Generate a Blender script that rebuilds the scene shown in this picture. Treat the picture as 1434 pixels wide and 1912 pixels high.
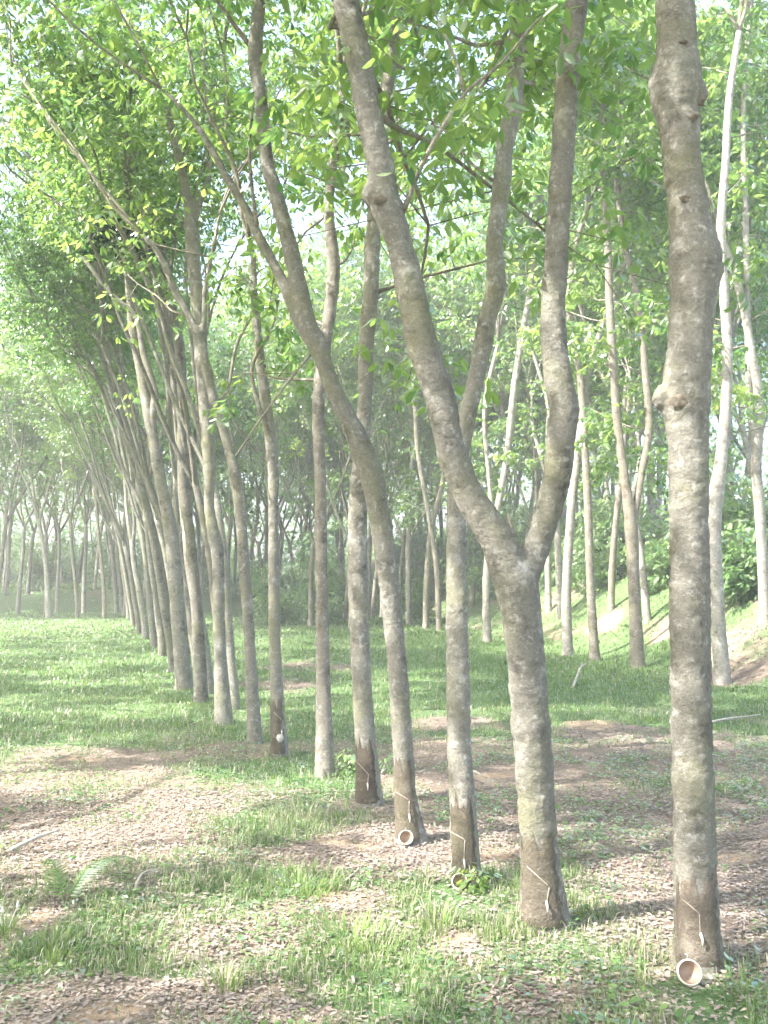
import bpy, math, random
import numpy as np
from mathutils import Vector, noise as mnoise

# ------------------------------------------------------------------ camera, sky, sun, exposure
scene = bpy.context.scene
for o in list(bpy.data.objects):
    bpy.data.objects.remove(o)
COL = scene.collection
F, CX, CY = 1876.0, 717.0, 956.0            # focal length and centre in photograph pixels
CAM_H, PITCH = 2.1, math.radians(3.63)
cam_data = bpy.data.cameras.new('camera')
cam_data.sensor_fit = 'VERTICAL'; cam_data.sensor_height = 36.0; cam_data.lens = 36.0 * F / 1912.0
cam_data.clip_end = 3000; cam_data.clip_start = 0.05
cam = bpy.data.objects.new('camera', cam_data); COL.objects.link(cam)
cam.location = (0, 0, CAM_H); cam.rotation_euler = (math.radians(90) + PITCH, 0, 0)
scene.camera = cam

SUN_EL, SUN_ROT = math.radians(48), math.atan2(-0.92, -0.39)
world = bpy.data.worlds.new('World'); scene.world = world; world.use_nodes = True
wn = world.node_tree; wn.nodes.clear()
sky = wn.nodes.new('ShaderNodeTexSky'); sky.sky_type = 'NISHITA'; sky.sun_disc = False
sky.sun_elevation = SUN_EL; sky.sun_rotation = SUN_ROT % (2 * math.pi)
sky.air_density = 1.0; sky.dust_density = 4.0; sky.ozone_density = 1.0
bg = wn.nodes.new('ShaderNodeBackground'); bg.inputs['Strength'].default_value = 0.15
wo = wn.nodes.new('ShaderNodeOutputWorld')
wn.links.new(sky.outputs[0], bg.inputs[0]); wn.links.new(bg.outputs[0], wo.inputs[0])
sun_data = bpy.data.lights.new('sun', 'SUN'); sun_data.energy = 3.3; sun_data.angle = math.radians(0.53)
sun_data.color = (1.0, 0.975, 0.93)
sun = bpy.data.objects.new('sun', sun_data); COL.objects.link(sun)
sdir = Vector((math.sin(SUN_ROT) * math.cos(SUN_EL), math.cos(SUN_ROT) * math.cos(SUN_EL), math.sin(SUN_EL)))
sun.rotation_euler = (-sdir).to_track_quat('-Z', 'Y').to_euler()
vs = scene.view_settings
vs.view_transform = 'Standard'; vs.look = 'None'; vs.gamma = 1.0; vs.use_curve_mapping = False
vs.exposure = 2.6
HAZE_DENSITY = 0.0034
scene.cycles.max_bounces = 5; scene.cycles.diffuse_bounces = 4; scene.cycles.transmission_bounces = 4
scene.cycles.use_adaptive_sampling = True; scene.cycles.adaptive_threshold = .04; scene.cycles.debug_use_spatial_splits = True
scene.cycles.glossy_bounces = 1; scene.cycles.volume_bounces = 0
scene.cycles.use_denoising = True

# ------------------------------------------------------------------ helpers
SP, CP = math.sin(PITCH), math.cos(PITCH)
rngG = np.random.default_rng(11)

def ray(px, py):
    u, v = (px - CX) / F, (CY - py) / F
    return np.array([u, CP - v * SP, SP + v * CP])

def at(px, py, depth):                       # point seen at a pixel, at a forward distance in metres
    d = ray(px, py)
    return np.array([0, 0, CAM_H]) + d * (depth / d[1])

def _h(ix, iy, s):
    n = (ix * 374761393 + iy * 668265263 + s * 974711) & 0x7fffffff
    n = ((n ^ (n >> 13)) * 1274126177) & 0x7fffffff
    return ((n ^ (n >> 16)) & 0xffff) / 65535.0

def vnoise(x, y, s=0):
    x = np.asarray(x, float); y = np.asarray(y, float)
    ix = np.floor(x).astype(np.int64); iy = np.floor(y).astype(np.int64)
    fx = x - ix; fy = y - iy
    fx = fx * fx * (3 - 2 * fx); fy = fy * fy * (3 - 2 * fy)
    a = _h(ix, iy, s); b = _h(ix + 1, iy, s); c = _h(ix, iy + 1, s); d = _h(ix + 1, iy + 1, s)
    return (a * (1 - fx) + b * fx) * (1 - fy) + (c * (1 - fx) + d * fx) * fy

def fbm(x, y, s=0, o=4):
    t = 0; a = .5
    for i in range(o):
        t = t + a * vnoise(x * 2 ** i, y * 2 ** i, s + i * 7); a *= .5
    return t / (1 - .5 ** o)

def sstep(a, b, x):
    t = np.clip((x - a) / (b - a), 0, 1)
    return t * t * (3 - 2 * t)

def height(x, y):
    x = np.asarray(x, float); y = np.asarray(y, float)
    z = 0.07 * (fbm(x * .7, y * .7, 3, 3) - .5) + 0.16 * (vnoise(x * .13 + 3, y * .13, 9) - .5) * sstep(8, 20, np.hypot(x, y))
    fx = 9.4 - 0.148 * y + .5 * (vnoise(y * .25, 0 * y, 5) - .5)          # foot line of the bank at right
    d = (x - fx) / 1.01
    z = z + (2.5 * sstep(0.0, 5.2, d) + 0.10 * np.clip(d - 4, 0, 40)) * sstep(9, 17, y) * (1 + .25 * (fbm(x * .5, y * .5, 21, 3) - .5))
    z = z + (.55 + .8 * fbm(x * .55, y * .55, 15, 4)) * sstep(57, 60.5, y + .06 * x + 1.5 * vnoise(x * .2, y * .2, 8)) + 0.035 * np.clip(y - 60, 0, 100)
    return z

def hz(x, y):
    return float(height(np.array([x]), np.array([y]))[0])

def G(px, py):                                # ground point seen at a pixel
    d = ray(px, py); o = np.array([0, 0, CAM_H])
    ts = np.geomspace(2.0, 300, 3000)
    P = o + d * ts[:, None]
    below = P[:, 2] < height(P[:, 0], P[:, 1])
    i = int(np.argmax(below)) if below.any() else len(ts) - 1
    return P[i]

def mesh(name, V, faces, mat=None, smooth=False):
    """faces: (n,3)/(n,4) array or list of arrays"""
    if not isinstance(faces, list): faces = [faces]
    faces = [np.asarray(f, np.int32) for f in faces if len(f)]
    me = bpy.data.meshes.new(name)
    V = np.asarray(V, np.float32)
    me.vertices.add(len(V)); me.vertices.foreach_set('co', V.ravel())
    nl = sum(f.size for f in faces); npoly = sum(len(f) for f in faces)
    me.loops.add(nl); me.polygons.add(npoly)
    li = np.concatenate([f.ravel() for f in faces])
    st = []; off = 0
    for f in faces:
        st.append(off + np.arange(len(f)) * f.shape[1]); off += f.size
    me.loops.foreach_set('vertex_index', li.astype(np.int32))
    me.polygons.foreach_set('loop_start', np.concatenate(st).astype(np.int32))
    if smooth: me.polygons.foreach_set('use_smooth', np.ones(npoly, bool))
    me.update(calc_edges=True); me.validate()
    if mat: me.materials.append(mat)
    return me

def attr(me, name, vals):
    a = me.attributes.new(name, 'FLOAT', 'POINT'); a.data.foreach_set('value', np.asarray(vals, np.float32))

def obj(name, me, parent=None, loc=None):
    o = bpy.data.objects.new(name, me); COL.objects.link(o)
    if parent: o.parent = parent
    if loc is not None: o.location = loc
    return o

def tag(o, label=None, cat=None, group=None, kind=None):
    if label: o['label'] = label
    if cat: o['category'] = cat
    if group: o['group'] = group
    if kind: o['kind'] = kind
    return o

def thing(name, loc, label, cat, group=None, rz=0):
    o = bpy.data.objects.new(name, None); COL.objects.link(o)
    o.location = loc; o.rotation_euler = (0, 0, rz); o.empty_display_size = .2
    return tag(o, label, cat, group)

class Buf:
    def __init__(s): s.V = []; s.Q = []; s.T = []; s.n = 0; s.A = []
    def add(s, V, Q=None, T=None, a=None):
        V = np.asarray(V, float); s.V.append(V)
        if Q is not None and len(Q): s.Q.append(np.asarray(Q) + s.n)
        if T is not None and len(T): s.T.append(np.asarray(T) + s.n)
        if a is not None: s.A.append(np.broadcast_to(a, (len(V),)))
        s.n += len(V)
    def mesh(s, name, mat, smooth=True):
        f = []
        if s.Q: f.append(np.concatenate(s.Q))
        if s.T: f.append(np.concatenate(s.T))
        me = mesh(name, np.concatenate(s.V), f, mat, smooth)
        if s.A: attr(me, 'tint', np.concatenate(s.A))
        return me

def catmull(P, R, step):
    P = np.asarray(P, float); R = np.asarray(R, float)
    X = np.column_stack([P, R])
    X = np.vstack([2 * X[0] - X[1], X, 2 * X[-1] - X[-2]])
    out = []
    for i in range(1, len(X) - 2):
        n = max(1, int(np.linalg.norm(X[i + 1, :3] - X[i, :3]) / step))
        t = np.linspace(0, 1, n, endpoint=False)[:, None]
        a, b, c, d = X[i - 1], X[i], X[i + 1], X[i + 2]
        out.append(.5 * (2 * b + (c - a) * t + (2 * a - 5 * b + 4 * c - d) * t ** 2 + (3 * b - a - 3 * c + d) * t ** 3))
    out.append(X[-2][None])
    out = np.vstack(out)
    return out[:, :3], np.maximum(out[:, 3], .0015)

def tube(buf, P, R, sides=8, step=.25, rough=0.0, rng=None, tint=None):
    P, R = catmull(P, R, step)
    n = len(P)
    T = np.gradient(P, axis=0); T /= np.linalg.norm(T, axis=1)[:, None] + 1e-9
    N = np.zeros_like(P); a = np.array([1., 0, 0])
    if abs(T[0] @ a) > .9: a = np.array([0, 1., 0])
    N[0] = a - T[0] * (a @ T[0]); N[0] /= np.linalg.norm(N[0])
    for i in range(1, n):
        v = N[i - 1] - T[i] * (N[i - 1] @ T[i]); N[i] = v / (np.linalg.norm(v) + 1e-9)
    B = np.cross(T, N)
    ang = np.linspace(0, 2 * np.pi, sides, endpoint=False)
    rr = R[:, None] * np.ones((1, sides))
    if rough and rng is not None:
        rr = rr * (1 + rough * rng.standard_normal((n, sides)) * .5 + rough * rng.standard_normal((n, 1)))
    V = P[:, None] + rr[..., None] * (np.cos(ang)[None, :, None] * N[:, None] + np.sin(ang)[None, :, None] * B[:, None])
    V = V.reshape(-1, 3)
    i = np.arange(n - 1)[:, None] * sides; j = np.arange(sides)[None]; j2 = (j + 1) % sides
    Q = np.stack([i + j, i + j2, i + sides + j2, i + sides + j], -1).reshape(-1, 4)
    c0, c1 = len(V), len(V) + 1
    V = np.vstack([V, P[0], P[-1]])
    jj = np.arange(sides)
    T3 = np.vstack([np.column_stack([np.full(sides, c0), (jj + 1) % sides, jj]),
                    np.column_stack([np.full(sides, c1), (n - 1) * sides + jj, (n - 1) * sides + (jj + 1) % sides])])
    buf.add(V, Q, T3, tint)

# ------------------------------------------------------------------ materials
def nodes(name):
    m = bpy.data.materials.new(name); m.use_nodes = True
    nt = m.node_tree; nt.nodes.clear()
    return m, nt, nt.links.new

def N(nt, t, **kw):
    n = nt.nodes.new(t)
    for k, v in kw.items():
        if k.startswith('_'): setattr(n, k[1:], v)
        else: n.inputs[k.replace('_', ' ')].default_value = v
    return n

def ramp(nt, stops):
    r = nt.nodes.new('ShaderNodeValToRGB'); e = r.color_ramp.elements
    while len(e) > 1: e.remove(e[-1])
    e[0].position = stops[0][0]; e[0].color = stops[0][1]
    for p, c in stops[1:]:
        q = e.new(p); q.color = c
    return r

def C(r, g, b): return (r, g, b, 1)

def mixc(nt, L, fac, a, b, mode='MIX'):
    m = nt.nodes.new('ShaderNodeMix'); m.data_type = 'RGBA'; m.blend_type = mode
    for s, v in ((m.inputs[0], fac), (m.inputs[6], a), (m.inputs[7], b)):
        if hasattr(v, 'is_output'): L(v, s)
        else: s.default_value = v
    return m.outputs[2]

def bark_material(name, base, pale, moss, dark, moss_amt=.5, scale=1.0):
    m, nt, L = nodes(name)
    tc = N(nt, 'ShaderNodeTexCoord'); oi = N(nt, 'ShaderNodeObjectInfo')
    mul = N(nt, 'ShaderNodeVectorMath', _operation='SCALE'); mul.inputs[3].default_value = 37.0
    cmb = N(nt, 'ShaderNodeCombineXYZ')
    for k in range(3): L(oi.outputs['Random'], cmb.inputs[k])
    L(cmb.outputs[0], mul.inputs[0])
    add = N(nt, 'ShaderNodeVectorMath', _operation='ADD')
    L(tc.outputs['Object'], add.inputs[0]); L(mul.outputs[0], add.inputs[1])
    v = add.outputs[0]
    big = N(nt, 'ShaderNodeTexNoise', Scale=5.0 * scale, Detail=6.0, Roughness=.65); L(v, big.inputs[0])
    r1 = ramp(nt, [(.33, dark), (.46, base), (.57, base), (.68, pale)]); L(big.outputs[0], r1.inputs[0])
    lich = N(nt, 'ShaderNodeTexNoise', Scale=17.0 * scale, Detail=5.0, Roughness=.7); L(v, lich.inputs[0])
    r2 = ramp(nt, [(.55, C(0, 0, 0)), (.66, C(1, 1, 1))]); L(lich.outputs[0], r2.inputs[0])
    c = mixc(nt, L, r2.outputs[0], r1.outputs[0], pale)
    ms = N(nt, 'ShaderNodeTexNoise', Scale=2.1, Detail=4.0, Roughness=.6)
    off = N(nt, 'ShaderNodeVectorMath', _operation='ADD'); off.inputs[1].default_value = (9, 4, 2); L(v, off.inputs[0]); L(off.outputs[0], ms.inputs[0])
    r3 = ramp(nt, [(.48, C(0, 0, 0)), (.68, C(moss_amt, moss_amt, moss_amt))]); L(ms.outputs[0], r3.inputs[0])
    c = mixc(nt, L, r3.outputs[0], c, moss)
    # horizontal growth rings and cracks
    st = N(nt, 'ShaderNodeVectorMath', _operation='MULTIPLY'); st.inputs[1].default_value = (9, 9, 22); L(v, st.inputs[0])
    rg = N(nt, 'ShaderNodeTexNoise', Scale=1.0, Detail=5.0, Roughness=.6); L(st.outputs[0], rg.inputs[0])
    r4 = ramp(nt, [(.34, C(.55, .5, .45)), (.44, C(1, 1, 1))]); L(rg.outputs[0], r4.inputs[0])
    c = mixc(nt, L, .28, c, r4.outputs[0], 'MULTIPLY')
    fine = N(nt, 'ShaderNodeTexNoise', Scale=60.0, Detail=6.0, Roughness=.7); L(v, fine.inputs[0])
    r5 = ramp(nt, [(.3, C(.72, .70, .68)), (.7, C(1.15, 1.15, 1.15))]); L(fine.outputs[0], r5.inputs[0])
    c = mixc(nt, L, 1.0, c, r5.outputs[0], 'MULTIPLY')
    r6 = ramp(nt, [(0, C(.78, .76, .74)), (.5, C(1, 1, .98)), (1, C(1.2, 1.18, 1.16))]); L(oi.outputs['Random'], r6.inputs[0])
    c = mixc(nt, L, 1.0, c, r6.outputs[0], 'MULTIPLY')
    p = N(nt, 'ShaderNodeBsdfPrincipled', Roughness=.88); p.inputs['Specular IOR Level'].default_value = .2
    L(c, p.inputs['Base Color'])
    b1 = N(nt, 'ShaderNodeBump', Strength=.7, Distance=.012); L(rg.outputs[0], b1.inputs['Height'])
    b2 = N(nt, 'ShaderNodeBump', Strength=.9, Distance=.012); L(fine.outputs[0], b2.inputs['Height']); L(b1.outputs[0], b2.inputs['Normal'])
    L(b2.outputs[0], p.inputs['Normal'])
    o = N(nt, 'ShaderNodeOutputMaterial'); L(p.outputs[0], o.inputs[0])
    return m

BARK = bark_material('rubber_bark', C(.215, .205, .178), C(.37, .362, .335), C(.20, .20, .115), C(.105, .097, .084), .6)
BARK_PALE = bark_material('pale_bark', C(.29, .272, .24), C(.48, .47, .435), C(.23, .225, .14), C(.14, .125, .105), .3)
BARK_BRANCH = bark_material('branch_bark', C(.26, .235, .195), C(.46, .44, .39), C(.24, .24, .12), C(.14, .115, .09), .3, 1.4)
PANEL = bark_material('renewed_bark', C(.125, .105, .084), C(.20, .175, .145), C(.12, .115, .07), C(.07, .058, .046), .6)

def leaf_material(name, lo, hi, trans_lo, trans_hi, tmix=.5, gloss=.3, dry=None):
    m, nt, L = nodes(name)
    at_ = N(nt, 'ShaderNodeAttribute', _attribute_name='tint'); oi = N(nt, 'ShaderNodeObjectInfo')
    mx = N(nt, 'ShaderNodeMath', _operation='MULTIPLY_ADD'); mx.inputs[1].default_value = .35; 
    sub = N(nt, 'ShaderNodeMath', _operation='SUBTRACT'); sub.inputs[1].default_value = .5
    L(oi.outputs['Random'], sub.inputs[0]); L(sub.outputs[0], mx.inputs[0]); L(at_.outputs['Fac'], mx.inputs[2])
    mx.use_clamp = True
    d = N(nt, 'ShaderNodeBsdfDiffuse'); t = N(nt, 'ShaderNodeBsdfTranslucent')
    cd = mixc(nt, L, mx.outputs[0], lo, hi); ct = mixc(nt, L, mx.outputs[0], trans_lo, trans_hi)
    if dry:
        mr = N(nt, 'ShaderNodeMapRange'); mr.inputs[1].default_value = .955; mr.inputs[2].default_value = .985; L(at_.outputs['Fac'], mr.inputs[0])
        cd = mixc(nt, L, mr.outputs[0], cd, dry); ct = mixc(nt, L, mr.outputs[0], ct, dry)
    L(cd, d.inputs[0]); L(ct, t.inputs[0])
    s = N(nt, 'ShaderNodeMixShader'); s.inputs[0].default_value = tmix
    L(d.outputs[0], s.inputs[1]); L(t.outputs[0], s.inputs[2])
    g = N(nt, 'ShaderNodeBsdfGlossy', Roughness=.35); lw = N(nt, 'ShaderNodeFresnel', IOR=1.38)
    gm = N(nt, 'ShaderNodeMath', _operation='MULTIPLY'); gm.inputs[1].default_value = gloss; L(lw.outputs[0], gm.inputs[0])
    s2 = N(nt, 'ShaderNodeMixShader'); L(gm.outputs[0], s2.inputs[0]); L(s.outputs[0], s2.inputs[1]); L(g.outputs[0], s2.inputs[2])
    o = N(nt, 'ShaderNodeOutputMaterial'); L(s2.outputs[0], o.inputs[0])
    return m

LEAF = leaf_material('rubber_leaf', C(.06, .13, .05), C(.13, .21, .06), C(.16, .35, .10), C(.42, .57, .12), .55)
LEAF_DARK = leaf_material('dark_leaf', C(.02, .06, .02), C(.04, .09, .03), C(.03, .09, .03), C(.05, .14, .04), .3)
SHRUB = leaf_material('shrub_leaf', C(.10, .19, .07), C(.19, .28, .10), C(.22, .42, .13), C(.42, .56, .20))
GRASS = leaf_material('grass_blade', C(.105, .185, .06), C(.23, .31, .11), C(.13, .26, .07), C(.31, .40, .12), .4, .15, C(.44, .40, .29))

def litter_material():
    m, nt, L = nodes('dead_leaf')
    at_ = N(nt, 'ShaderNodeAttribute', _attribute_name='tint')
    r = ramp(nt, [(0, C(.14, .105, .088)), (.4, C(.27, .215, .18)), (.75, C(.38, .32, .275)), (1, C(.56, .50, .44))])
    L(at_.outputs['Fac'], r.inputs[0])
    p = N(nt, 'ShaderNodeBsdfPrincipled', Roughness=.75); L(r.outputs[0], p.inputs['Base Color'])
    o = N(nt, 'ShaderNodeOutputMaterial'); L(p.outputs[0], o.inputs[0])
    return m
LITTER = litter_material()

def ground_material():
    m, nt, L = nodes('plantation_ground')
    tc = N(nt, 'ShaderNodeTexCoord'); v = tc.outputs['Object']
    ag = N(nt, 'ShaderNodeAttribute', _attribute_name='grass'); asl = N(nt, 'ShaderNodeAttribute', _attribute_name='soil')
    n1 = N(nt, 'ShaderNodeTexNoise', Scale=9.0, Detail=8.0, Roughness=.72); L(v, n1.inputs[0])
    n2 = N(nt, 'ShaderNodeTexNoise', Scale=38.0, Detail=6.0, Roughness=.7); L(v, n2.inputs[0])
    n3 = N(nt, 'ShaderNodeTexNoise', Scale=1.3, Detail=5.0, Roughness=.6); L(v, n3.inputs[0])
    lit = ramp(nt, [(.3, C(.12, .085, .065)), (.45, C(.23, .175, .135)), (.58, C(.32, .255, .20)), (.72, C(.45, .385, .32))]); L(n2.outputs[0], lit.inputs[0])
    gr = ramp(nt, [(.3, C(.07, .12, .05)), (.5, C(.11, .175, .07)), (.7, C(.19, .25, .11))]); L(n2.outputs[0], gr.inputs[0])
    so = ramp(nt, [(.3, C(.29, .19, .12)), (.5, C(.42, .30, .205)), (.7, C(.52, .41, .31))]); L(n1.outputs[0], so.inputs[0])
    def soft(a, n, lo, hi):
        s = N(nt, 'ShaderNodeMath', _operation='ADD'); L(a, s.inputs[0]); L(n, s.inputs[1])
        mr = N(nt, 'ShaderNodeMapRange'); mr.inputs[1].default_value = lo; mr.inputs[2].default_value = hi; L(s.outputs[0], mr.inputs[0])
        return mr.outputs[0]
    c = mixc(nt, L, soft(ag.outputs['Fac'], n1.outputs[0], .85, 1.2), lit.outputs[0], gr.outputs[0])
    c = mixc(nt, L, soft(asl.outputs['Fac'], n1.outputs[0], .85, 1.15), c, so.outputs[0])
    p = N(nt, 'ShaderNodeBsdfPrincipled', Roughness=.95); L(c, p.inputs['Base Color']); p.inputs['Specular IOR Level'].default_value = .1
    b = N(nt, 'ShaderNodeBump', Strength=.9, Distance=.03); L(n2.outputs[0], b.inputs['Height']); L(b.outputs[0], p.inputs['Normal'])
    o = N(nt, 'ShaderNodeOutputMaterial'); L(p.outputs[0], o.inputs[0])
    return m
GROUND = ground_material()

def plain(name, col, rough=.5, nscale=20, var=.25):
    m, nt, L = nodes(name)
    tc = N(nt, 'ShaderNodeTexCoord'); n = N(nt, 'ShaderNodeTexNoise', Scale=nscale, Detail=5.0); L(tc.outputs['Object'], n.inputs[0])
    r = ramp(nt, [(.3, C(*[x * (1 - var) for x in col])), (.7, C(*[min(1, x * (1 + var)) for x in col]))]); L(n.outputs[0], r.inputs[0])
    p = N(nt, 'ShaderNodeBsdfPrincipled', Roughness=rough); L(r.outputs[0], p.inputs['Base Color'])
    o = N(nt, 'ShaderNodeOutputMaterial'); L(p.outputs[0], o.inputs[0])
    return m
CUP_CREAM = plain('glazed_cup', (.56, .52, .42), .45)
CUP_INNER = plain('cup_inside', (.30, .215, .155), .6)
LATEX = plain('dried_latex', (.50, .48, .43), .6)
CUT = plain('tapping_cut', (.34, .28, .22), .8, 60)
KNOT = plain('knot_bark', (.12, .10, .075), .95, 40, .5)
WIRE = plain('wire', (.35, .33, .30), .5)
STRING = plain('string', (.62, .60, .54), .8)
STICK = plain('dead_wood', (.42, .37, .31), .9, 30, .35)
FLOWER = plain('pale_seed_head', (.72, .70, .58), .8)

# ------------------------------------------------------------------ ground
def patch(px, py, hw, hh, rot=0):
    c = G(px, py); a = G(px, py - hh); b = G(px, py + hh); D = c[1]
    return c[0], c[1], hw * D / F, max(.05, abs(a[1] - b[1]) / 2), rot
LIT_P = [patch(*p) for p in [(170, 1530, 245, 85), (1160, 1415, 340, 75), (860, 1470, 150, 110), (1390, 1560, 120, 130), (650, 1565, 130, 30), (1180, 1560, 200, 120),
                             (150, 1415, 120, 18), (480, 1745, 110, 22), (240, 1850, 200, 34), (640, 1890, 150, 22), (820, 1570, 90, 40), (560, 1680, 60, 15),
                             (1400, 1720, 80, 40), (1380, 1230, 110, 50), (900, 1360, 180, 14), (520, 1280, 70, 14), (620, 1245, 120, 10), (960, 1840, 80, 50)]]
SOIL_P = [patch(*p) for p in [(185, 1892, 95, 32), (655, 1672, 70, 20), (930, 1592, 45, 14), (858, 1752, 42, 14), (45, 1722, 32, 26), (1100, 1352, 70, 12),
                              (1385, 1608, 60, 16), (940, 1450, 60, 10), (1000, 1530, 60, 12), (630, 1575, 70, 10), (150, 1418, 55, 8), (1130, 1165, 45, 16), (1240, 1190, 30, 12)]]
GRASS_P = [patch(*p) for p in [(560, 1650, 130, 30), (640, 1770, 170, 40), (110, 1760, 130, 60), (520, 1450, 170, 55), (820, 1660, 150, 45), (720, 1860, 220, 45),
                               (150, 1270, 260, 90), (1350, 1860, 90, 60), (520, 1530, 120, 25), (250, 1790, 140, 25), (900, 1250, 300, 60), (420, 1840, 40, 18)]]

def ell(P, x, y):
    t = np.zeros_like(x)
    for cx, cy, rx, ry, r in P:
        q = ((x - cx) / rx) ** 2 + ((y - cy) / ry) ** 2
        t = np.maximum(t, np.exp(-q * .9))
    return t

def grass_mask(x, y):
    wx = x + .5 * (fbm(x * 1.1, y * 1.1, 41, 3) - .5) * np.clip(y / 6, .5, 4); wy = y + .9 * (fbm(x * .9, y * .9, 51, 3) - .5) * np.clip(y / 6, .5, 4)
    base = .56 + 1.3 * (fbm(x * 1.1, y * .8, 31, 5) - .5) + .35 * sstep(11, 17, y)
    g = base + .40 * ell(GRASS_P, wx, wy) - .68 * ell(LIT_P, wx, wy) - 1.1 * ell(SOIL_P, wx, wy) ** 1.5
    bank = (x - (9.4 - 0.148 * y)) * sstep(9, 17, y)
    g = g - .22 * sstep(-.3, .4, bank) * (1 - sstep(4.0, 5.5, bank))
    g = g - .3 * np.exp(-((y - 59.5) / 1.6) ** 2)
    return np.clip(g, 0, 1)

def soil_mask(x, y):
    wx = x + .4 * (fbm(x * 1.6, y * 1.6, 61, 3) - .5); wy = y + .5 * (fbm(x * 1.3, y * 1.3, 71, 3) - .5)
    bank = (x - (9.4 - 0.148 * y)) * sstep(9, 17, y)
    return np.clip(ell(SOIL_P, wx, wy) ** 1.6 + .0 * sstep(0, .5, bank) * (1 - sstep(3.5, 5, bank)) + .1 * np.exp(-((y - 59.3) / 1.5) ** 2), 0, 1)

def axis(lo, hi, dlo, dhi, fine, grow=1.12):
    c = list(np.arange(dlo, dhi, fine)); s = fine; a = dhi
    while a < hi: c.append(a); s *= grow; a += s
    c.append(hi); s = fine; a = dlo - fine; l = []
    while a > lo: l.append(a); s *= grow; a -= s
    l.append(lo)
    return np.array(l[::-1] + c)

gx = axis(-170, 170, -6, 11, .11); gy = axis(-60, 200, 3.0, 22, .11, 1.06)
GX, GY = np.meshgrid(gx, gy)
GZ = height(GX, GY) + .018 * (fbm(GX * 5, GY * 5, 77, 2) - .5)
nx, ny = len(gx), len(gy)
ii = np.arange(ny - 1)[:, None] * nx + np.arange(nx - 1)[None]
gme = mesh('ground', np.stack([GX, GY, GZ], -1).reshape(-1, 3), np.stack([ii, ii + 1, ii + nx + 1, ii + nx], -1).reshape(-1, 4), GROUND, True)
attr(gme, 'grass', grass_mask(GX, GY).ravel()); attr(gme, 'soil', soil_mask(GX, GY).ravel())
tag(obj('ground', gme), 'leaf-littered ground with grass and bare reddish earth', kind='structure')

# ------------------------------------------------------------------ leaves
def leaf_trios(rng, clumps, length=(.11, .19), flat=.75, droop=(.1, .9)):
    """trifoliate leaves in clumps: list of (centre, radius, count, tint)"""
    P = []; TI = []
    for c, r, n, t in clumps:
        q = rng.standard_normal((n, 3)); q /= np.linalg.norm(q, axis=1)[:, None] + 1e-9
        q *= (rng.random((n, 1)) ** .45) * r; q[:, 2] *= flat
        P.append(np.asarray(c) + q); TI.append(np.clip(t + .22 * rng.standard_normal(n), 0, 1))
    P = np.concatenate(P); TI = np.concatenate(TI); n = len(P)
    az = rng.random(n) * 2 * np.pi
    dr = rng.uniform(*droop, n)
    base = P.repeat(3, 0); ti = TI.repeat(3)
    a3 = (az[:, None] + np.array([-.85, 0, .85])[None] + .2 * rng.standard_normal((n, 3))).ravel()
    d3 = dr.repeat(3) + .2 * rng.standard_normal(3 * n)
    Lh = (rng.uniform(*length, n)).repeat(3) * rng.uniform(.8, 1.1, 3 * n)
    D = np.column_stack([np.cos(a3) * np.cos(d3), np.sin(a3) * np.cos(d3), -np.sin(d3)])
    S = np.column_stack([-np.sin(a3), np.cos(a3), np.zeros(3 * n)])
    roll = .5 * rng.standard_normal(3 * n)
    U = np.cross(S, D)
    S2 = S * np.cos(roll)[:, None] + U * np.sin(roll)[:, None]; U2 = np.cross(S2, D)
    w = (Lh * rng.uniform(.17, .23, 3 * n))[:, None]; Lc = Lh[:, None]
    pet = D * .05
    b = base + pet; fold = .35
    bend = np.array([0, 0, -1.]) * Lc * .16
    V = np.stack([b, b + D * Lc * .35 + S2 * w + U2 * w * fold, b + D * Lc * .72 + S2 * w * .8 + U2 * w * fold + bend * .4,
                  b + D * Lc + bend, b + D * Lc * .72 - S2 * w * .8 + U2 * w * fold + bend * .4, b + D * Lc * .35 - S2 * w + U2 * w * fold], 1).reshape(-1, 3)
    k = np.arange(3 * n)[:, None] * 6
    Q = np.vstack([k + np.array([0, 1, 2, 3]), k + np.array([0, 3, 4, 5])])
    return V, Q, ti.repeat(6)

def leaf_mesh(name, rng, clumps, mat, **kw):
    V, Q, t = leaf_trios(rng, clumps, **kw)
    me = mesh(name, V, Q, mat, False); attr(me, 'tint', t)
    return me

UP = np.array([0, 0, 1.])
def nrm(v): return v / (np.linalg.norm(v) + 1e-9)

CLUMP_P = .9
def grow(rng, limbs, clumps, p, d, r, level, zmax, dens, bias):
    """a limb that goes on, forks and ends in leafy twigs"""
    if p[2] > zmax: level = 2
    Ln = (3.0, 2.2, 1.5)[level] * rng.uniform(.75, 1.25); n = 5
    pts = [p.copy()]; rad = [r]
    for i in range(n):
        d = nrm(d + .13 * rng.standard_normal(3) + UP * .07 + bias * .03)
        p = p + d * Ln / n; pts.append(p.copy()); rad.append(r * (1 - .45 * (i + 1) / n))
        if (level >= 1 or i >= 2) and rng.random() < CLUMP_P:
            s = nrm(rng.standard_normal(3) * np.array([1, 1, .35])) * rng.uniform(.35, 1.4)
            clumps.append((p + s, rng.uniform(.4, .8), max(3, int(dens * rng.uniform(.6, 1.4))), rng.uniform(.2, .8)))
            limbs.append(([p, p + s * .5 + UP * .05, p + s], [r * .3, r * .2, .004]))
    limbs.append((pts, rad))
    if level < 2:
        for k in range(2 if rng.random() < .6 else 3):
            perp = nrm(np.cross(d, rng.standard_normal(3)))
            grow(rng, limbs, clumps, p, nrm(d + perp * rng.uniform(.3, .75)), r * .55, level + 1, zmax, dens, bias)

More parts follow.
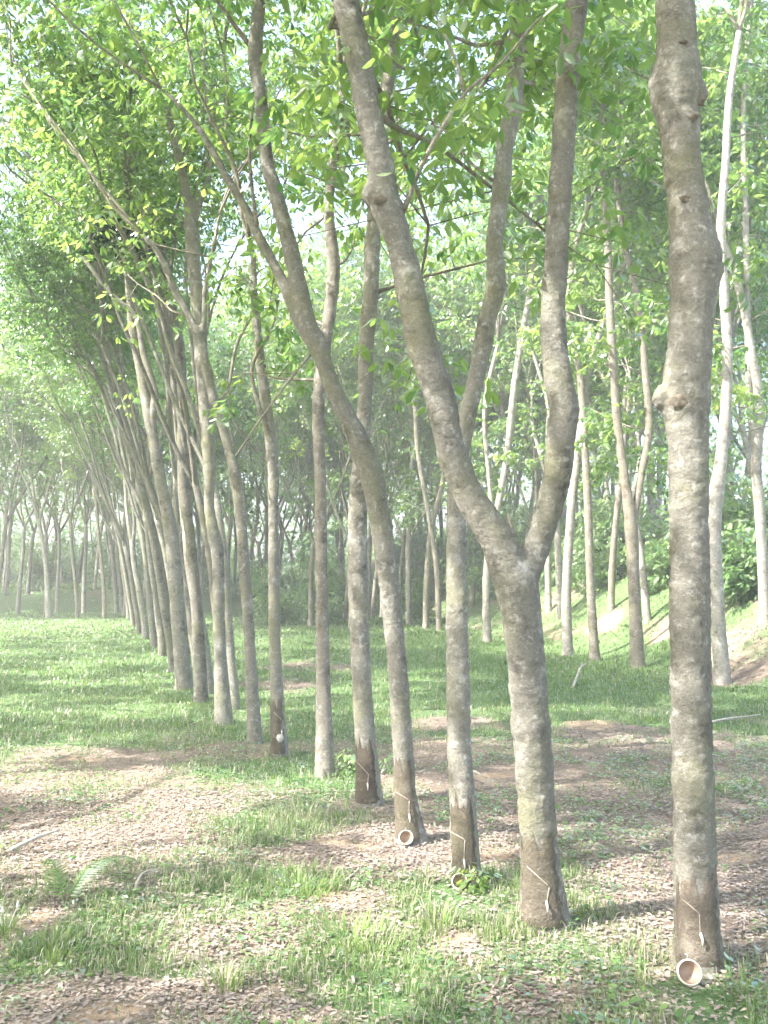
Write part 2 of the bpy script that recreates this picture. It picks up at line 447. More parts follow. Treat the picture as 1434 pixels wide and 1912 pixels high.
# ------------------------------------------------------------------ generic rubber tree variants (shared meshes)
def tree_variant(seed, fork, lean, r0, hgt, nlimb, dens=28, name='rubber_tree', bark=None, length=(.12, .20), spread=(.22, .5), low=.6, limb=(2.8, 4.4)):
    rng = np.random.default_rng(seed)
    lean = np.array([lean[0], lean[1], 0.])
    pts = [np.array([0, 0, -.25])]; rad = [r0 * 1.25]
    n = 7; ph = rng.random(2) * 6
    for i in range(n + 1):
        t = i / n; z = fork * t
        off = lean * (t ** 1.3) + np.array([math.sin(ph[0] + t * 5), math.sin(ph[1] + t * 4), 0]) * .07 * t
        pts.append(np.array([0, 0, z]) + off); rad.append(r0 * (1.12 - .14 * t if i == 0 else 1.0 - .22 * t))
    trunk = Buf(); tube(trunk, pts, rad, 10, .22, .035, rng)
    p = pts[-1]; d0 = nrm(pts[-1] - pts[-2])
    limbs = []; clumps = []
    a0 = rng.random() * 6.28
    for k in range(nlimb):
        a = a0 + 2 * math.pi * k / nlimb + rng.uniform(-.4, .4)
        side = np.array([math.cos(a), math.sin(a), 0])
        d = nrm(d0 + side * rng.uniform(*spread))
        r = r0 * rng.uniform(.5, .68)
        q = p - d0 * .25; seg = [q]; rr = [r]; Ln = rng.uniform(*limb); dd = d
        for i in range(6):
            dd = nrm(dd + .09 * rng.standard_normal(3) + UP * .05 + lean * .01)
            q = q + dd * Ln / 6; seg.append(q.copy()); rr.append(r * (1 - .3 * (i + 1) / 6))
        tube(trunk, seg, rr, 8, .25, .03, rng)
        for i in range(2, 7):
            if rng.random() < low:
                sd = nrm(rng.standard_normal(3) * np.array([1, 1, .4]) + UP * .2) * rng.uniform(.5, 1.6)
                limbs.append(([seg[i], seg[i] + sd * .5 + UP * .08, seg[i] + sd], [.012, .009, .004]))
                clumps.append((seg[i] + sd, rng.uniform(.35, .7), int(dens * rng.uniform(.5, 1.1)), rng.uniform(.3, .9)))
        for j in range(2):
            perp = nrm(np.cross(dd, rng.standard_normal(3)))
            grow(rng, limbs, clumps, q, nrm(dd + perp * rng.uniform(.2, .5)), r * .58, 0 if q[2] < hgt * .55 else 1, hgt - 2.5, dens, lean * .3)
    for P, R in limbs: tube(trunk, P, R, 5 if R[0] > .02 else 3, .5)
    return trunk.mesh('trunk', bark or BARK_BRANCH), leaf_mesh('crown', rng, clumps, LEAF, length=length)

VAR = []
for i in range(8):
    rr = random.Random(100 + i)
    VAR.append(tree_variant(100 + i, rr.uniform(2.8, 5.2), (rr.uniform(-.5, .5), rr.uniform(-.5, .5)), rr.uniform(.09, .115), rr.uniform(13.5, 16), 2 if rr.random() < .6 else 3, dens=22,
                            bark=BARK_PALE if i % 2 else BARK_BRANCH))
LEANV = []                                     # trees of the row, leaning over the grass lane
for i in range(5):
    rr = random.Random(300 + i)
    LEANV.append(tree_variant(300 + i, rr.uniform(3.2, 5.0), (rr.uniform(-1.05, -.45), rr.uniform(-.25, .25)), rr.uniform(.09, .115), rr.uniform(14.5, 16), 2 if i % 2 else 3, dens=33, bark=BARK, low=.04, limb=(4.6, 6.4), length=(.10, .165), spread=(.16, .38)))

CLUMP_P = .36                                  # open crowns that let sun patches through
OPENV = [tree_variant(400 + i, 4.2 + .5 * i, (.3 * (-1) ** i, .2), .11, 13.5, 3 - i % 2, dens=62, bark=BARK, low=.4) for i in range(3)]
CLUMP_P = .9

def put_tree(variant, x, y, rz, s, label, group, name='rubber_tree', sz=None):
    t = thing(name, (x, y, hz(x, y)), label, 'tree', group, rz)
    t.scale = (s, s, sz or s)
    obj('trunk', variant[0], t); obj('crown', variant[1], t)
    return t

# ------------------------------------------------------------------ the tapped row in front, traced limb by limb at its own distance
def to_path(pts, D0, drift):
    """pts: (px, py, width px); drift: metres of depth gained per metre climbed"""
    P = []; R = []; z0 = at(pts[0][0], pts[0][1], D0)[2]
    for i, (x, y, w) in enumerate(pts):
        D = D0
        for _ in range(3): D = D0 + drift * (at(x, y, D)[2] - z0)
        P.append(at(x, y, D))
        a = pts[max(0, i - 1)]; b = pts[min(len(pts) - 1, i + 1)]
        cs = abs(b[1] - a[1]) / (math.hypot(b[0] - a[0], b[1] - a[1]) + 1e-6)
        R.append(.5 * w * max(.55, cs) * D / F)
    return P, R

BARE = {(955, 1040, 9), (1215, 150, 6), (580, 662, 7)}
def hero(label, limbs, drifts, ext=2, group='tapped rubber trees of the curving row', bark=BARK, voxel=.014, thin=(), zmax=12.0, dens=28, seed=0, knobs=(), name='rubber_tree', bumps=.006, base=None, lengths=(.09, .155), sides=14, sprays=(4.6, .8), back=0):
    rng = np.random.default_rng(500 + seed)
    b = G(*(base or limbs[0][0][:2])); D0 = b[1]
    paths = [to_path(l, D0 + (0 if i == 0 else 0), dr) for i, (l, dr) in enumerate(zip(limbs, drifts))]
    # limbs after the first start where the trunk is: use trunk depth at that height
    P0, R0 = paths[0]
    for i in range(1, len(limbs)):
        y0 = at(limbs[i][0][0], limbs[i][0][1], D0)[2]
        k = int(np.argmin([abs(p[2] - y0) for p in P0])); Dk = P0[k][1]
        paths[i] = to_path(limbs[i], Dk, drifts[i])
    root = np.array([P0[0][0], P0[0][1], hz(P0[0][0], P0[0][1])])
    t = thing(name, root, label, 'tree', group)
    b0 = P0[0]; up = nrm(P0[1] - P0[0]); r_ = R0[0]; P0.insert(1, b0 + up * .16); R0.insert(1, r_ * 1.02); R0[0] = r_ * 1.2; P0.insert(0, b0 - np.array([0, 0, .3])); R0.insert(0, r_ * 1.45)
    buf = Buf()
    for P, R in paths:
        tube(buf, [p - root for p in P], R, sides, .06 if voxel else .15, .018, rng)
    for (kx, ky, kr, dd) in knobs:               # swellings round old branch scars
        k = int(np.argmin([abs(p[2] - at(kx, ky, D0)[2]) for p in P0])); Dk = P0[k][1]
        c = at(kx, ky, Dk + dd) - root; rad = kr * Dk / F
        tube(buf, [c - UP * rad * 1.1, c - UP * rad * .6, c, c + UP * rad * .6, c + UP * rad * 1.1], [rad * .3, rad * .8, rad, rad * .8, rad * .3], 10, .02)
    me = buf.mesh('trunk', bark)
    o = obj('trunk', me, t)
    if voxel:
        md = o.modifiers.new('r', 'REMESH'); md.mode = 'VOXEL'; md.voxel_size = voxel
        ms = o.modifiers.new('s', 'SMOOTH'); ms.factor = .5; ms.iterations = 5
        dg = bpy.context.evaluated_depsgraph_get(); dg.update()
        m2 = bpy.data.meshes.new_from_object(o.evaluated_get(dg)); m2.name = 'trunk'
        o.modifiers.clear(); o.data = m2
        n = len(m2.vertices); co = np.empty(n * 3, np.float32); no = np.empty(n * 3, np.float32)
        m2.vertices.foreach_get('co', co); m2.vertices.foreach_get('normal', no)
        co = co.reshape(-1, 3); no = no.reshape(-1, 3)
        dsp = np.array([mnoise.noise((c[0] * 9 + seed, c[1] * 9, c[2] * 7)) + .7 * mnoise.noise((c[0] * 16, c[1] * 16 + seed, c[2] * 40)) + .6 * mnoise.noise((c[0] * 40, c[1] * 40, c[2] * 34 + seed)) for c in co.tolist()])
        co = co + no * (dsp * bumps)[:, None]
        m2.vertices.foreach_set('co', co.astype(np.float32).ravel())
        m2.polygons.foreach_set('use_smooth', np.ones(len(m2.polygons), bool)); m2.update()
        if not m2.materials: m2.materials.append(bark)
    # the limbs go on above the picture into the crown
    L2 = []; CL = []
    for i, (P, R) in enumerate(paths):
        d = nrm(P[-1] - P[-2]); p = P[-1] - root
        for j in range(ext):
            perp = nrm(np.cross(d, rng.standard_normal(3)))
            grow(rng, L2, CL, p, nrm(d + perp * rng.uniform(.15, .5)), R[-1] * .7, 0 if p[2] < zmax - 4 else 1, zmax, dens, np.array([-.4, 0, 0]))
    if sprays:
        for P, R in paths:
            PP, RR = catmull(P, R, .45)
            for p, r in zip(PP, RR):
                if p[2] - root[2] < sprays[0] or rng.random() > .6 * sprays[1]: continue
                a = rng.uniform(.15, math.pi - .15); d = nrm(np.array([math.cos(a), abs(math.sin(a)) * .9 + .15, rng.uniform(.0, .7)]))
                q = p - root; seg = [q]; Ln = rng.uniform(1.0, 2.4)
                for i in range(4):
                    d = nrm(d + .2 * rng.standard_normal(3) + UP * .04); q = q + d * Ln / 4; seg.append(q)
                    if i >= 1:
                        off = rng.standard_normal(3) * .3
                        CL.append((q + off, rng.uniform(.3, .6), int(dens * rng.uniform(.3, .9)), rng.uniform(.4, 1.0)))
                        L2.append(([q, q + off * .6, q + off], [.006, .005, .003]))
                L2.append((seg, list(np.linspace(min(.02, r * .5), .005, 5))))
    for i in range(back):
        P, R = paths[0]; p = P[-1 - i % 3] - root
        d = nrm(np.array([rng.uniform(-.15, .3), 1.0, rng.uniform(.15, .5)])); q = p; seg = [q]
        for k in range(6):
            d = nrm(d + .14 * rng.standard_normal(3)); q = q + d * rng.uniform(.6, .9); seg.append(q)
            for m_ in range(2):
                off = rng.standard_normal(3) * np.array([.6, .6, .35])
                CL.append((q + off, rng.uniform(.35, .65), int(dens * rng.uniform(.4, .8)), rng.uniform(.65, 1.0)))
                L2.append(([q, q + off * .6, q + off], [.007, .005, .003]))
        L2.append((seg, list(np.linspace(.022, .006, 7))))
    for th in thin:
        k = int(np.argmin([abs(p[2] - at(th[0][0], th[0][1], D0)[2]) for p in P0])); 
        P, R = to_path(th, P0[k][1], rng.uniform(-.15, .15)); b2 = Buf(); tube(b2, [p - root for p in P], R, 7, .08, .04, rng); obj('branch', b2.mesh('branch', BARK_BRANCH), t)
        if th[0] in BARE: continue
        for q in range(2, len(P)):
            CL.append((P[q] - root + rng.standard_normal(3) * .2, .28, 5, rng.uniform(.5, .9)))
        CL.append((P[-1] - root, .45, 14, rng.uniform(.5, .9)))
    if L2:
        b2 = Buf()
        for P, R in L2: tube(b2, P, R, 6 if R[0] > .02 else 4, .3)
        obj('branch_sprays', b2.mesh('branch_sprays', BARK_BRANCH), t)
    if CL: obj('crown', leaf_mesh('crown', rng, CL, LEAF, length=lengths), t)
    return t, P0, R0, root

def surf(P0, R0, px, py, out=.0):
    """point on the camera side of a traced trunk seen at a pixel"""
    z = [p[2] for p in P0]
    D = P0[0][1]
    for _ in range(4):
        q = at(px, py, D)
        c = np.array([np.interp(q[2], z, [p[k] for p in P0]) for k in range(2)]); r = np.interp(q[2], z, R0)
        dx = np.clip((q[0] - c[0]) / r, -.97, .97)
        D = c[1] - r * math.sqrt(1 - dx * dx) - out
    return at(px, py, D)

def tap_marks(t, P0, R0, root, cut, spout, cup, panel_top, cup_label, cup_r=22, tilt=58):
    """tapping panel, slanting cut, spout with latex, and the collecting cup tied below"""
    z = np.array([p[2] for p in P0])
    def ring(zz, a, k):
        c = np.array([np.interp(zz, z, [p[i] for p in P0]) for i in range(2)]); r = np.interp(zz, z, R0) * k + .004
        return np.array([c[0] + r * math.sin(a), c[1] - r * math.cos(a), zz]) - root
    if cut:
        ztop = at(*panel_top, P0[0][1])[2]; zb = root[2] + .03
        zl = surf(P0, R0, *cut[0])[2]; zr = surf(P0, R0, *cut[1])[2]
        # renewed bark below the cut
        A = np.linspace(-1.35, .75, 12); buf = Buf(); nrow = 14; V = []
        for i in range(nrow):
            for j, a in enumerate(A):
                top = zl + (zr - zl) * j / (len(A) - 1)
                top = (ztop if ztop > top else top) + .05 * math.sin(j * 2.3 + root[0] * 9) + .04 * math.sin(j * 5.1)
                zz = zb + (top - zb) * i / (nrow - 1)
                edge = min(i, nrow - 1 - i, j, len(A) - 1 - j)
                V.append(ring(zz, a + (.12 * math.sin(i * 1.9 + root[0]) if j in (0, 11) else 0), 1.0 + (.02 if edge > 0 else -.05)))
        q = np.array([[i * 12 + j, i * 12 + j + 1, (i + 1) * 12 + j + 1, (i + 1) * 12 + j] for i in range(nrow - 1) for j in range(11)])
        buf.add(V, q); obj('tapping_panel', buf.mesh('tapping_panel', PANEL), t)['label'] = 'dark reddish renewed bark on the tapped side'
        buf = Buf(); (x0, y0), (x1, y1) = cut; pts = []
        for k in range(9):
            f = k / 8; pts.append(surf(P0, R0, x0 + (x1 - x0) * f, y0 + (y1 - y0) * f, .008) - root)
        tube(buf, pts, [.0035] * 9, 6, .02); obj('tapping_cut', buf.mesh('tapping_cut', CUT), t)
        buf = Buf(); pts = [surf(P0, R0, x1 + (spout[0] - x1) * f, y1 + (spout[1] - y1) * f, .007) - root for f in np.linspace(0, 1, 6)]
        tube(buf, pts, [.003] * 6, 6, .02); obj('latex_channel', buf.mesh('latex_channel', CUT), t)
        buf = Buf(); a = surf(P0, R0, spout[0], spout[1] - 8, .005) - root; c = a + np.array([.004, -.022, -.03])
        tube(buf, [a, .5 * (a + c), c, c - UP * .03], [.006, .008, .006, .003], 8, .008); obj('spout', buf.mesh('spout', LATEX), t)
    if cup:
        make_cup(cup, P0, R0, cup_label, cup_r, tilt)

def lathe(buf, prof, n=28, tint=None):
    V = [];  m = len(prof)
    for r, h in prof:
        for k in range(n):
            a = 2 * math.pi * k / n; V.append((r * math.cos(a), r * math.sin(a), h))
    Q = [[i * n + k, i * n + (k + 1) % n, (i + 1) * n + (k + 1) % n, (i + 1) * n + k] for i in range(m - 1) for k in range(n)]
    buf.add(V, Q)

CUPS = []
def make_cup(px, P0, R0, label, rpx, tilt):
    p = surf(P0, R0, px[0], px[1]); r = .92 * rpx * p[1] / F; D = p[1] - 1.1 * r
    for _ in range(12):
        p = at(px[0], px[1], D)
        if p[2] < hz(p[0], p[1]) + .8 * r: D -= .04
    CUPS.append((p[0], p[1] - .15))
    t = thing('latex_cup', p, label, 'cup', 'latex cups hung at the trunk bases')
    t.rotation_euler = (math.radians(tilt), 0, 0)
    b = Buf(); lathe(b, [(.001, -.95 * r), (.45 * r, -.95 * r), (.7 * r, -.6 * r), (.9 * r, -.2 * r), (r, .1 * r), (1.03 * r, .14 * r), (1.02 * r, .18 * r), (.93 * r, .17 * r)])
    obj('bowl', b.mesh('bowl', CUP_CREAM), t)
    b = Buf(); lathe(b, [(.93 * r, .17 * r), (.85 * r, -.1 * r), (.66 * r, -.5 * r), (.42 * r, -.8 * r), (.001, -.84 * r)])
    obj('inside', b.mesh('inside', CUP_INNER), t)
    b = Buf(); tube(b, [np.array([0, r * 1.1, .05 * r]), np.array([.0, r * 1.35, .2 * r]), np.array([0, r * 1.5, -.5 * r])], [.003] * 3, 5, .02)
    tube(b, [np.array([math.cos(a) * 1.03 * r, math.sin(a) * 1.03 * r, .02 * r]) for a in np.linspace(0, 2 * math.pi, 20)], [.003] * 20, 5, .02)
    obj('wire_loop', b.mesh('wire_loop', WIRE), t)

def knot(t, P0, R0, root, px, py, w, h):
    c = surf(P0, R0, px, py, -.006) - root; D = P0[0][1]; a, b = w * D / F, h * D / F
    V = []; n = 14; rg = random.Random(px)
    for k, (s, o) in enumerate(((1.0, .0), (.8, .007), (.5, .011), (.22, .009))):
        for i in range(n):
            an = 2 * math.pi * i / n; j = 1 + .28 * rg.uniform(-1, 1)
            V.append(c + np.array([math.cos(an) * a * s * j, -o + .35 * (math.cos(an) * a * s) ** 2 / .1, math.sin(an) * b * s * j]))
    V.append(c + np.array([0, -.007, 0]))
    Q = [[i * n + k, i * n + (k + 1) % n, (i + 1) * n + (k + 1) % n, (i + 1) * n + k] for i in range(3) for k in range(n)]
    T = [[3 * n + k, 3 * n + (k + 1) % n, 4 * n] for k in range(n)]
    bf = Buf(); bf.add(V, Q, T); obj('knot_scar', bf.mesh('knot_scar', KNOT), t)

H = {}
# 1: the thick unforked trunk at right
H[1] = hero('thick knobbly trunk at far right, nearest tree, large latex cup at its foot',
    [[(1304, 1802, 84), (1298, 1600, 78), (1291, 1350, 76), (1288, 1100, 75), (1286, 900, 73), (1284, 810, 78), (1280, 745, 92), (1287, 660, 84), (1293, 570, 86), (1298, 500, 98), (1290, 420, 84), (1276, 320, 74), (1268, 230, 80), (1262, 165, 102), (1264, 95, 78), (1260, 0, 76)]],
    [.03], ext=3, seed=1, sprays=None, knobs=[(1238, 742, 22, -.01), (1326, 505, 28, 0), (1226, 160, 18, 0), (1298, 175, 26, -.03)], bumps=.007,
    thin=[[(1215, 150, 6), (1190, 138, 5), (1165, 124, 4)]], dens=28)
t, P0, R0, root = H[1]
for k in ((1278, 748, 26, 15), (1288, 214, 20, 12), (1284, 372, 17, 9), (1276, 78, 10, 4), (1306, 180, 13, 20)): knot(t, P0, R0, root, *k)
tap_marks(t, P0, R0, root, [(1268, 1674), (1306, 1706)], (1308, 1750), (1287, 1816), (1300, 1640), 'largest cream latex cup, rusty inside, at foot of the thick right-hand trunk', 23, 62)
# 2: the big fork
H[2] = hero('big forked tree in front, trunk splitting at chest height into two thick limbs',
    [[(1018, 1728, 84), (1008, 1600, 74), (1000, 1480, 71), (993, 1380, 73), (984, 1250, 72), (974, 1150, 76), (963, 1085, 86), (948, 1055, 82), (924, 1000, 74), (884, 940, 66), (845, 850, 60), (821, 740, 62), (787, 640, 62), (770, 560, 58), (746, 455, 54), (717, 370, 62), (708, 300, 54), (686, 200, 52), (668, 100, 52), (645, 0, 54)],
     [(968, 1120, 62), (988, 1062, 52), (1003, 1020, 50), (1018, 975, 52), (1040, 891, 54), (1050, 800, 56), (1054, 766, 58), (1040, 690, 54), (1033, 610, 50), (1037, 502, 46), (1043, 402, 46), (1050, 301, 46), (1056, 201, 46), (1060, 141, 50), (1068, 75, 44), (1078, 0, 46)]],
    [-.04, .06], ext=3, seed=2, sprays=(4.6, .25), back=3, knobs=[(700, 362, 26, 0), (735, 385, 20, 0)],
    thin=[[(747, 408, 14), (765, 365, 12), (785, 312, 11), (832, 228, 10), (872, 170, 10), (935, 118, 8), (1000, 42, 7), (1040, 8, 6)], [(866, 170, 7), (850, 110, 6), (822, 50, 5), (800, -10, 4)], [(955, 1040, 9), (958, 1000, 8), (948, 960, 7)]], dens=28)
t, P0, R0, root = H[2]
tap_marks(t, P0, R0, root, [(984, 1618), (1026, 1656)], (1020, 1690), None, (990, 1560), None)
knot(t, P0, R0, root, 712, 372, 18, 12)
# 3
H[3] = hero('slim greenish trunk just left of the big fork, with small latex cup at its foot',
    [[(872, 1648, 52), (864, 1500, 49), (858, 1400, 46), (855, 1250, 44), (853, 1100, 40), (852, 1000, 39), (853, 920, 38), (860, 840, 36), (876, 766, 34), (892, 690, 35), (903, 640, 37), (908, 603, 36), (926, 532, 38), (924, 452, 34), (936, 351, 36), (943, 276, 34), (958, 201, 38), (960, 150, 37), (965, 75, 32), (969, 0, 33)]],
    [.10], ext=3, seed=3, sprays=(4.8, .9), back=4, voxel=.016, knobs=[(938, 534, 12, 0), (972, 196, 10, 0)])
t, P0, R0, root = H[3]
tap_marks(t, P0, R0, root, [(840, 1552), (868, 1568)], (866, 1612), (858, 1646), (850, 1500), 'small pale latex cup at foot of slim greenish trunk beside the fork', 15, 62)
# 4
H[4] = hero('leaning trunk whose long limb sweeps up to the left, fourth in the row',
    [[(768, 1572, 52), (757, 1480, 42), (746, 1300, 38), (728, 1100, 40), (708, 960, 42), (696, 900, 46), (678, 845, 48), (654, 790, 42), (629, 740, 38), (609, 690, 33), (594, 640, 36), (575, 603, 34), (551, 502, 34), (532, 427, 31), (512, 351, 30), (498, 301, 27), (489, 201, 26), (477, 100, 30), (485, 0, 22)],
     [(590, 655, 26), (555, 592, 26), (522, 515, 24), (482, 440, 22), (456, 385, 20), (422, 330, 18), (393, 275, 17), (352, 215, 14), (300, 165, 11)]],
    [-.02, .10], ext=2, seed=4, voxel=.017, sprays=(5.0, .35), thin=[[(580, 662, 7), (548, 700, 6), (510, 750, 5), (480, 792, 5), (440, 852, 4)], [(480, 420, 8), (470, 350, 7), (466, 270, 6), (472, 200, 5)], [(470, 90, 14), (440, 50, 12), (405, 0, 9)]], dens=28)
t, P0, R0, root = H[4]
tap_marks(t, P0, R0, root, [(738, 1478), (764, 1494)], (764, 1528), (758, 1564), (744, 1420), 'small latex cup at foot of the fourth, leaning trunk', 14, 60)
# 5
H[5] = hero('straight brown trunk behind the leaning one, leafy weed at its foot, fifth in row',
    [[(690, 1502, 48), (684, 1400, 40), (677, 1300, 38), (669, 1100, 38), (668, 950, 37), (675, 850, 31), (682, 740, 28), (684, 640, 31), (692, 550, 31), (695, 460, 31), (702, 380, 29), (713, 250, 27), (728, 120, 27), (745, 0, 27)]],
    [.06], ext=4, seed=5, voxel=.018, sprays=(4.4, 1.3), back=4)
t, P0, R0, root = H[5]
tap_marks(t, P0, R0, root, [(664, 1420), (688, 1446)], (686, 1470), None, (680, 1390), None)
# 6
H[6] = hero('pale sunlit trunk standing alone, sixth in the row',
    [[(607, 1450, 36), (604, 1300, 29), (601, 1100, 24), (598, 900, 23), (594, 780, 24), (598, 710, 25), (612, 610, 25), (623, 500, 26), (614, 400, 21), (620, 320, 19), (633, 240, 17), (640, 150, 15)]],
    [.08], ext=4, seed=6, voxel=.02, bark=BARK_PALE, sprays=(4.2, 1.3), back=3)
# 7
H[7] = hero('brown wavy trunk ending in a tuft of bright leaves, seventh in the row',
    [[(523, 1410, 31), (515, 1250, 23), (511, 1100, 22), (510, 950, 20), (509, 860, 23), (492, 720, 21), (483, 650, 19), (475, 550, 15), (472, 470, 12)]],
    [.06], ext=2, seed=7, voxel=.022, sprays=(4.5, .4), thin=[[(515, 850, 9), (470, 700, 8), (505, 620, 6), (520, 560, 5)], [(474, 540, 8), (455, 520, 6), (430, 512, 5)], [(473, 520, 7), (485, 505, 5), (500, 498, 4)]])
t, P0, R0, root = H[7]
tap_marks(t, P0, R0, root, [(511, 1330), (528, 1346)], (526, 1372), None, (515, 1310), None)
b = Buf(); c = surf(P0, R0, 523, 1378, .03) - root
tube(b, [c - UP * .05, c, c + UP * .04], [.02, .045, .03], 10, .02); obj('latex_lump', b.mesh('latex_lump', LATEX), t)
# 8
H[8] = hero('thin dark trunk with a pale crooked limb, eighth in the row',
    [[(476, 1387, 27), (466, 1200, 22), (452, 1000, 22), (441, 900, 24), (422, 820, 19), (400, 750, 19), (386, 690, 20), (374, 640, 20), (352, 590, 18), (328, 545, 18), (300, 480, 15), (268, 440, 12)],
     [(374, 645, 14), (381, 600, 12), (383, 540, 11), (395, 480, 10), (410, 400, 8)]], [.05, .1], ext=2, seed=8, voxel=.024, sprays=(5.0, .3), thin=[[(400, 750, 8), (425, 730, 6), (440, 650, 6), (470, 590, 5)]])
# 9
H[9] = hero('bent brown trunk with knee at head height, ninth in the row',
    [[(418, 1352, 33), (410, 1200, 24), (407, 1050, 24), (402, 1010, 26), (391, 950, 20), (391, 880, 24), (387, 800, 26), (377, 700, 24), (372, 600, 27), (363, 500, 25), (357, 420, 27), (350, 370, 20), (335, 300, 18), (318, 230, 16), (300, 150, 14)],
     [(358, 425, 16), (374, 375, 14), (386, 345, 13), (400, 270, 10)]], [.04, .1], ext=2, seed=9, voxel=.026, sprays=(5.0, .3))
# 10
H[10] = hero('dark tall trunk with upright fork and limb sweeping far left, tenth in row',
    [[(376, 1311, 27), (368, 1150, 23), (355, 1000, 19), (346, 940, 23), (340, 850, 19), (340, 750, 19), (336, 650, 19), (322, 575, 18), (300, 465, 20), (250, 350, 20), (200, 215, 18), (156, 100, 16), (121, 0, 14)],
     [(350, 955, 14), (364, 905, 11), (361, 850, 10), (372, 760, 9), (380, 650, 8)]], [.0, .08], ext=2, seed=10, voxel=.028, sprays=(5.5, .3))
# 11
H[11] = hero('broad pale-edged trunk at the lane edge, eleventh in the row',
    [[(345, 1287, 33), (333, 1150, 29), (320, 1000, 27), (300, 900, 23), (282, 800, 21), (264, 700, 19), (246, 600, 17), (238, 500, 15), (215, 430, 12)],
     [(300, 905, 15), (284, 780, 15), (290, 740, 15), (268, 660, 13), (252, 590, 11), (200, 540, 10), (130, 440, 9), (75, 325, 8), (0, 220, 6)]], [.02, .0], ext=2, seed=11, voxel=None, sprays=(5.5, .3))

NUM = ['first', 'second', 'third', 'fourth', 'fifth', 'sixth', 'seventh', 'eighth', 'ninth', 'tenth', 'eleventh', 'twelfth', 'thirteenth', 'fourteenth', 'fifteenth', 'sixteenth', 'seventeenth', 'eighteenth', 'nineteenth', 'twentieth']
NUM += ['twenty-' + n for n in NUM[:9]] + ['thirtieth'] + ['thirty-' + n for n in NUM[:9]] + ['fortieth'] + ['forty-' + n for n in NUM[:9]]
ORD = ['twelfth', 'thirteenth', 'fourteenth', 'fifteenth', 'sixteenth', 'seventeenth', 'eighteenth', 'nineteenth', 'twentieth']
for i, (px, py) in enumerate([(324, 1255), (303, 1226), (288, 1208), (272, 1193), (260, 1183), (249, 1168), (240, 1156), (230, 1147), (219, 1141)]):
    g = G(px, py)
    put_tree(LEANV[i % 5], g[0], g[1], random.Random(i).uniform(-.3, .3), 1.0 + .06 * math.sin(i * 3), f'{ORD[i]} tree of the curving row, counted from the nearest at far right',
             'tapped rubber trees of the curving row')

for i, (px, py) in enumerate([(395, 1332), (361, 1296), (337, 1268), (314, 1240), (296, 1216), (280, 1200), (266, 1188), (255, 1175), (244, 1162), (235, 1152), (384, 1318), (350, 1280), (329, 1258), (307, 1231)]):
    g = G(px, py); rr = random.Random(40 + i)
    put_tree(LEANV[(i + 2) % 5], g[0] + rr.uniform(.1, .5), g[1] + rr.uniform(0, .6), rr.uniform(-.5, .5), rr.uniform(.72, .92), f'{NUM[i]} of the thin trunks crowded in behind the row from its ninth tree on', 'thin trunks crowded behind the curving row')

# ------------------------------------------------------------------ second row, in front of the bank
GC = 'rubber trees of the second row before the bank'
hero('second-row tree standing right behind the thick far-right trunk', [[(1350, 1277, 30), (1340, 1150, 27), (1333, 1000, 27), (1336, 930, 29), (1346, 860, 23), (1356, 750, 20), (1358, 650, 19), (1352, 550, 18), (1346, 430, 17), (1355, 300, 15), (1362, 180, 14), (1380, 60, 12)]],
     [.02], 3, GC, BARK_PALE, None, seed=21, zmax=14.5, dens=32, lengths=(.13, .22), sprays=(4.2, 1.2))
hero('second-row tree forking in a narrow V, between big fork and thick trunk', [[(1191, 1246, 27), (1184, 1100, 22), (1178, 980, 25), (1166, 890, 17), (1152, 780, 16), (1143, 650, 16), (1138, 560, 15), (1134, 440, 14), (1125, 300, 14), (1120, 100, 14), (1118, 0, 14)],
     [(1180, 985, 17), (1197, 890, 14), (1212, 800, 14), (1205, 700, 14), (1190, 560, 13), (1162, 430, 12), (1145, 250, 11), (1150, 100, 10)]], [.03, .1], 3, GC, BARK_BRANCH, None, seed=22, zmax=14.5, dens=32, lengths=(.13, .22), sprays=(4.2, 1.2))
hero('thin second-row trunk, right of the pair beside the big fork', [[(1111, 1233, 19), (1103, 1100, 16), (1098, 950, 15), (1092, 830, 14), (1083, 700, 14), (1064, 600, 12), (1070, 480, 11), (1100, 380, 10)]],
     [.02], 3, GC, BARK_BRANCH, None, seed=23, zmax=14.5, dens=32, lengths=(.13, .22), sprays=(4.2, 1.2))
hero('thin second-row trunk, left of the pair beside the big fork', [[(1060, 1225, 20), (1058, 1100, 18), (1067, 950, 16), (1079, 850, 15), (1098, 700, 13), (1125, 610, 11), (1160, 520, 9)]],
     [.02], 3, GC, BARK_PALE, None, seed=24, zmax=14.5, dens=32, lengths=(.13, .22), sprays=(4.2, 1.2))
hero('second-row tree with white crooked limb seen inside the big fork', [[(910, 1199, 16), (908, 1080, 14), (918, 1000, 14), (935, 920, 13), (948, 840, 13), (962, 710, 13), (985, 570, 11), (1003, 460, 9)],
     [(922, 990, 9), (912, 880, 8), (905, 760, 8), (930, 640, 7)]], [.02, .05], 3, GC, BARK_PALE, None, seed=25, zmax=14.5, dens=32, lengths=(.13, .22), sprays=(4.2, 1.2))
hero('thin second-row trunk, right of the three left of slim greenish trunk', [[(820, 1177, 11), (815, 1060, 10), (800, 960, 9), (780, 840, 9), (772, 700, 8)]], [.02], 3, GC, BARK_BRANCH, None, seed=26, zmax=14.5, dens=32, lengths=(.13, .22), sprays=(4.2, 1.2))
hero('thin second-row trunk leaning right, middle of the three left of slim greenish trunk', [[(795, 1174, 12), (797, 1080, 11), (805, 990, 10), (826, 900, 9), (840, 780, 8)]], [.02], 3, GC, BARK_BRANCH, None, seed=27, zmax=14.5, dens=32, lengths=(.13, .22), sprays=(4.2, 1.2))
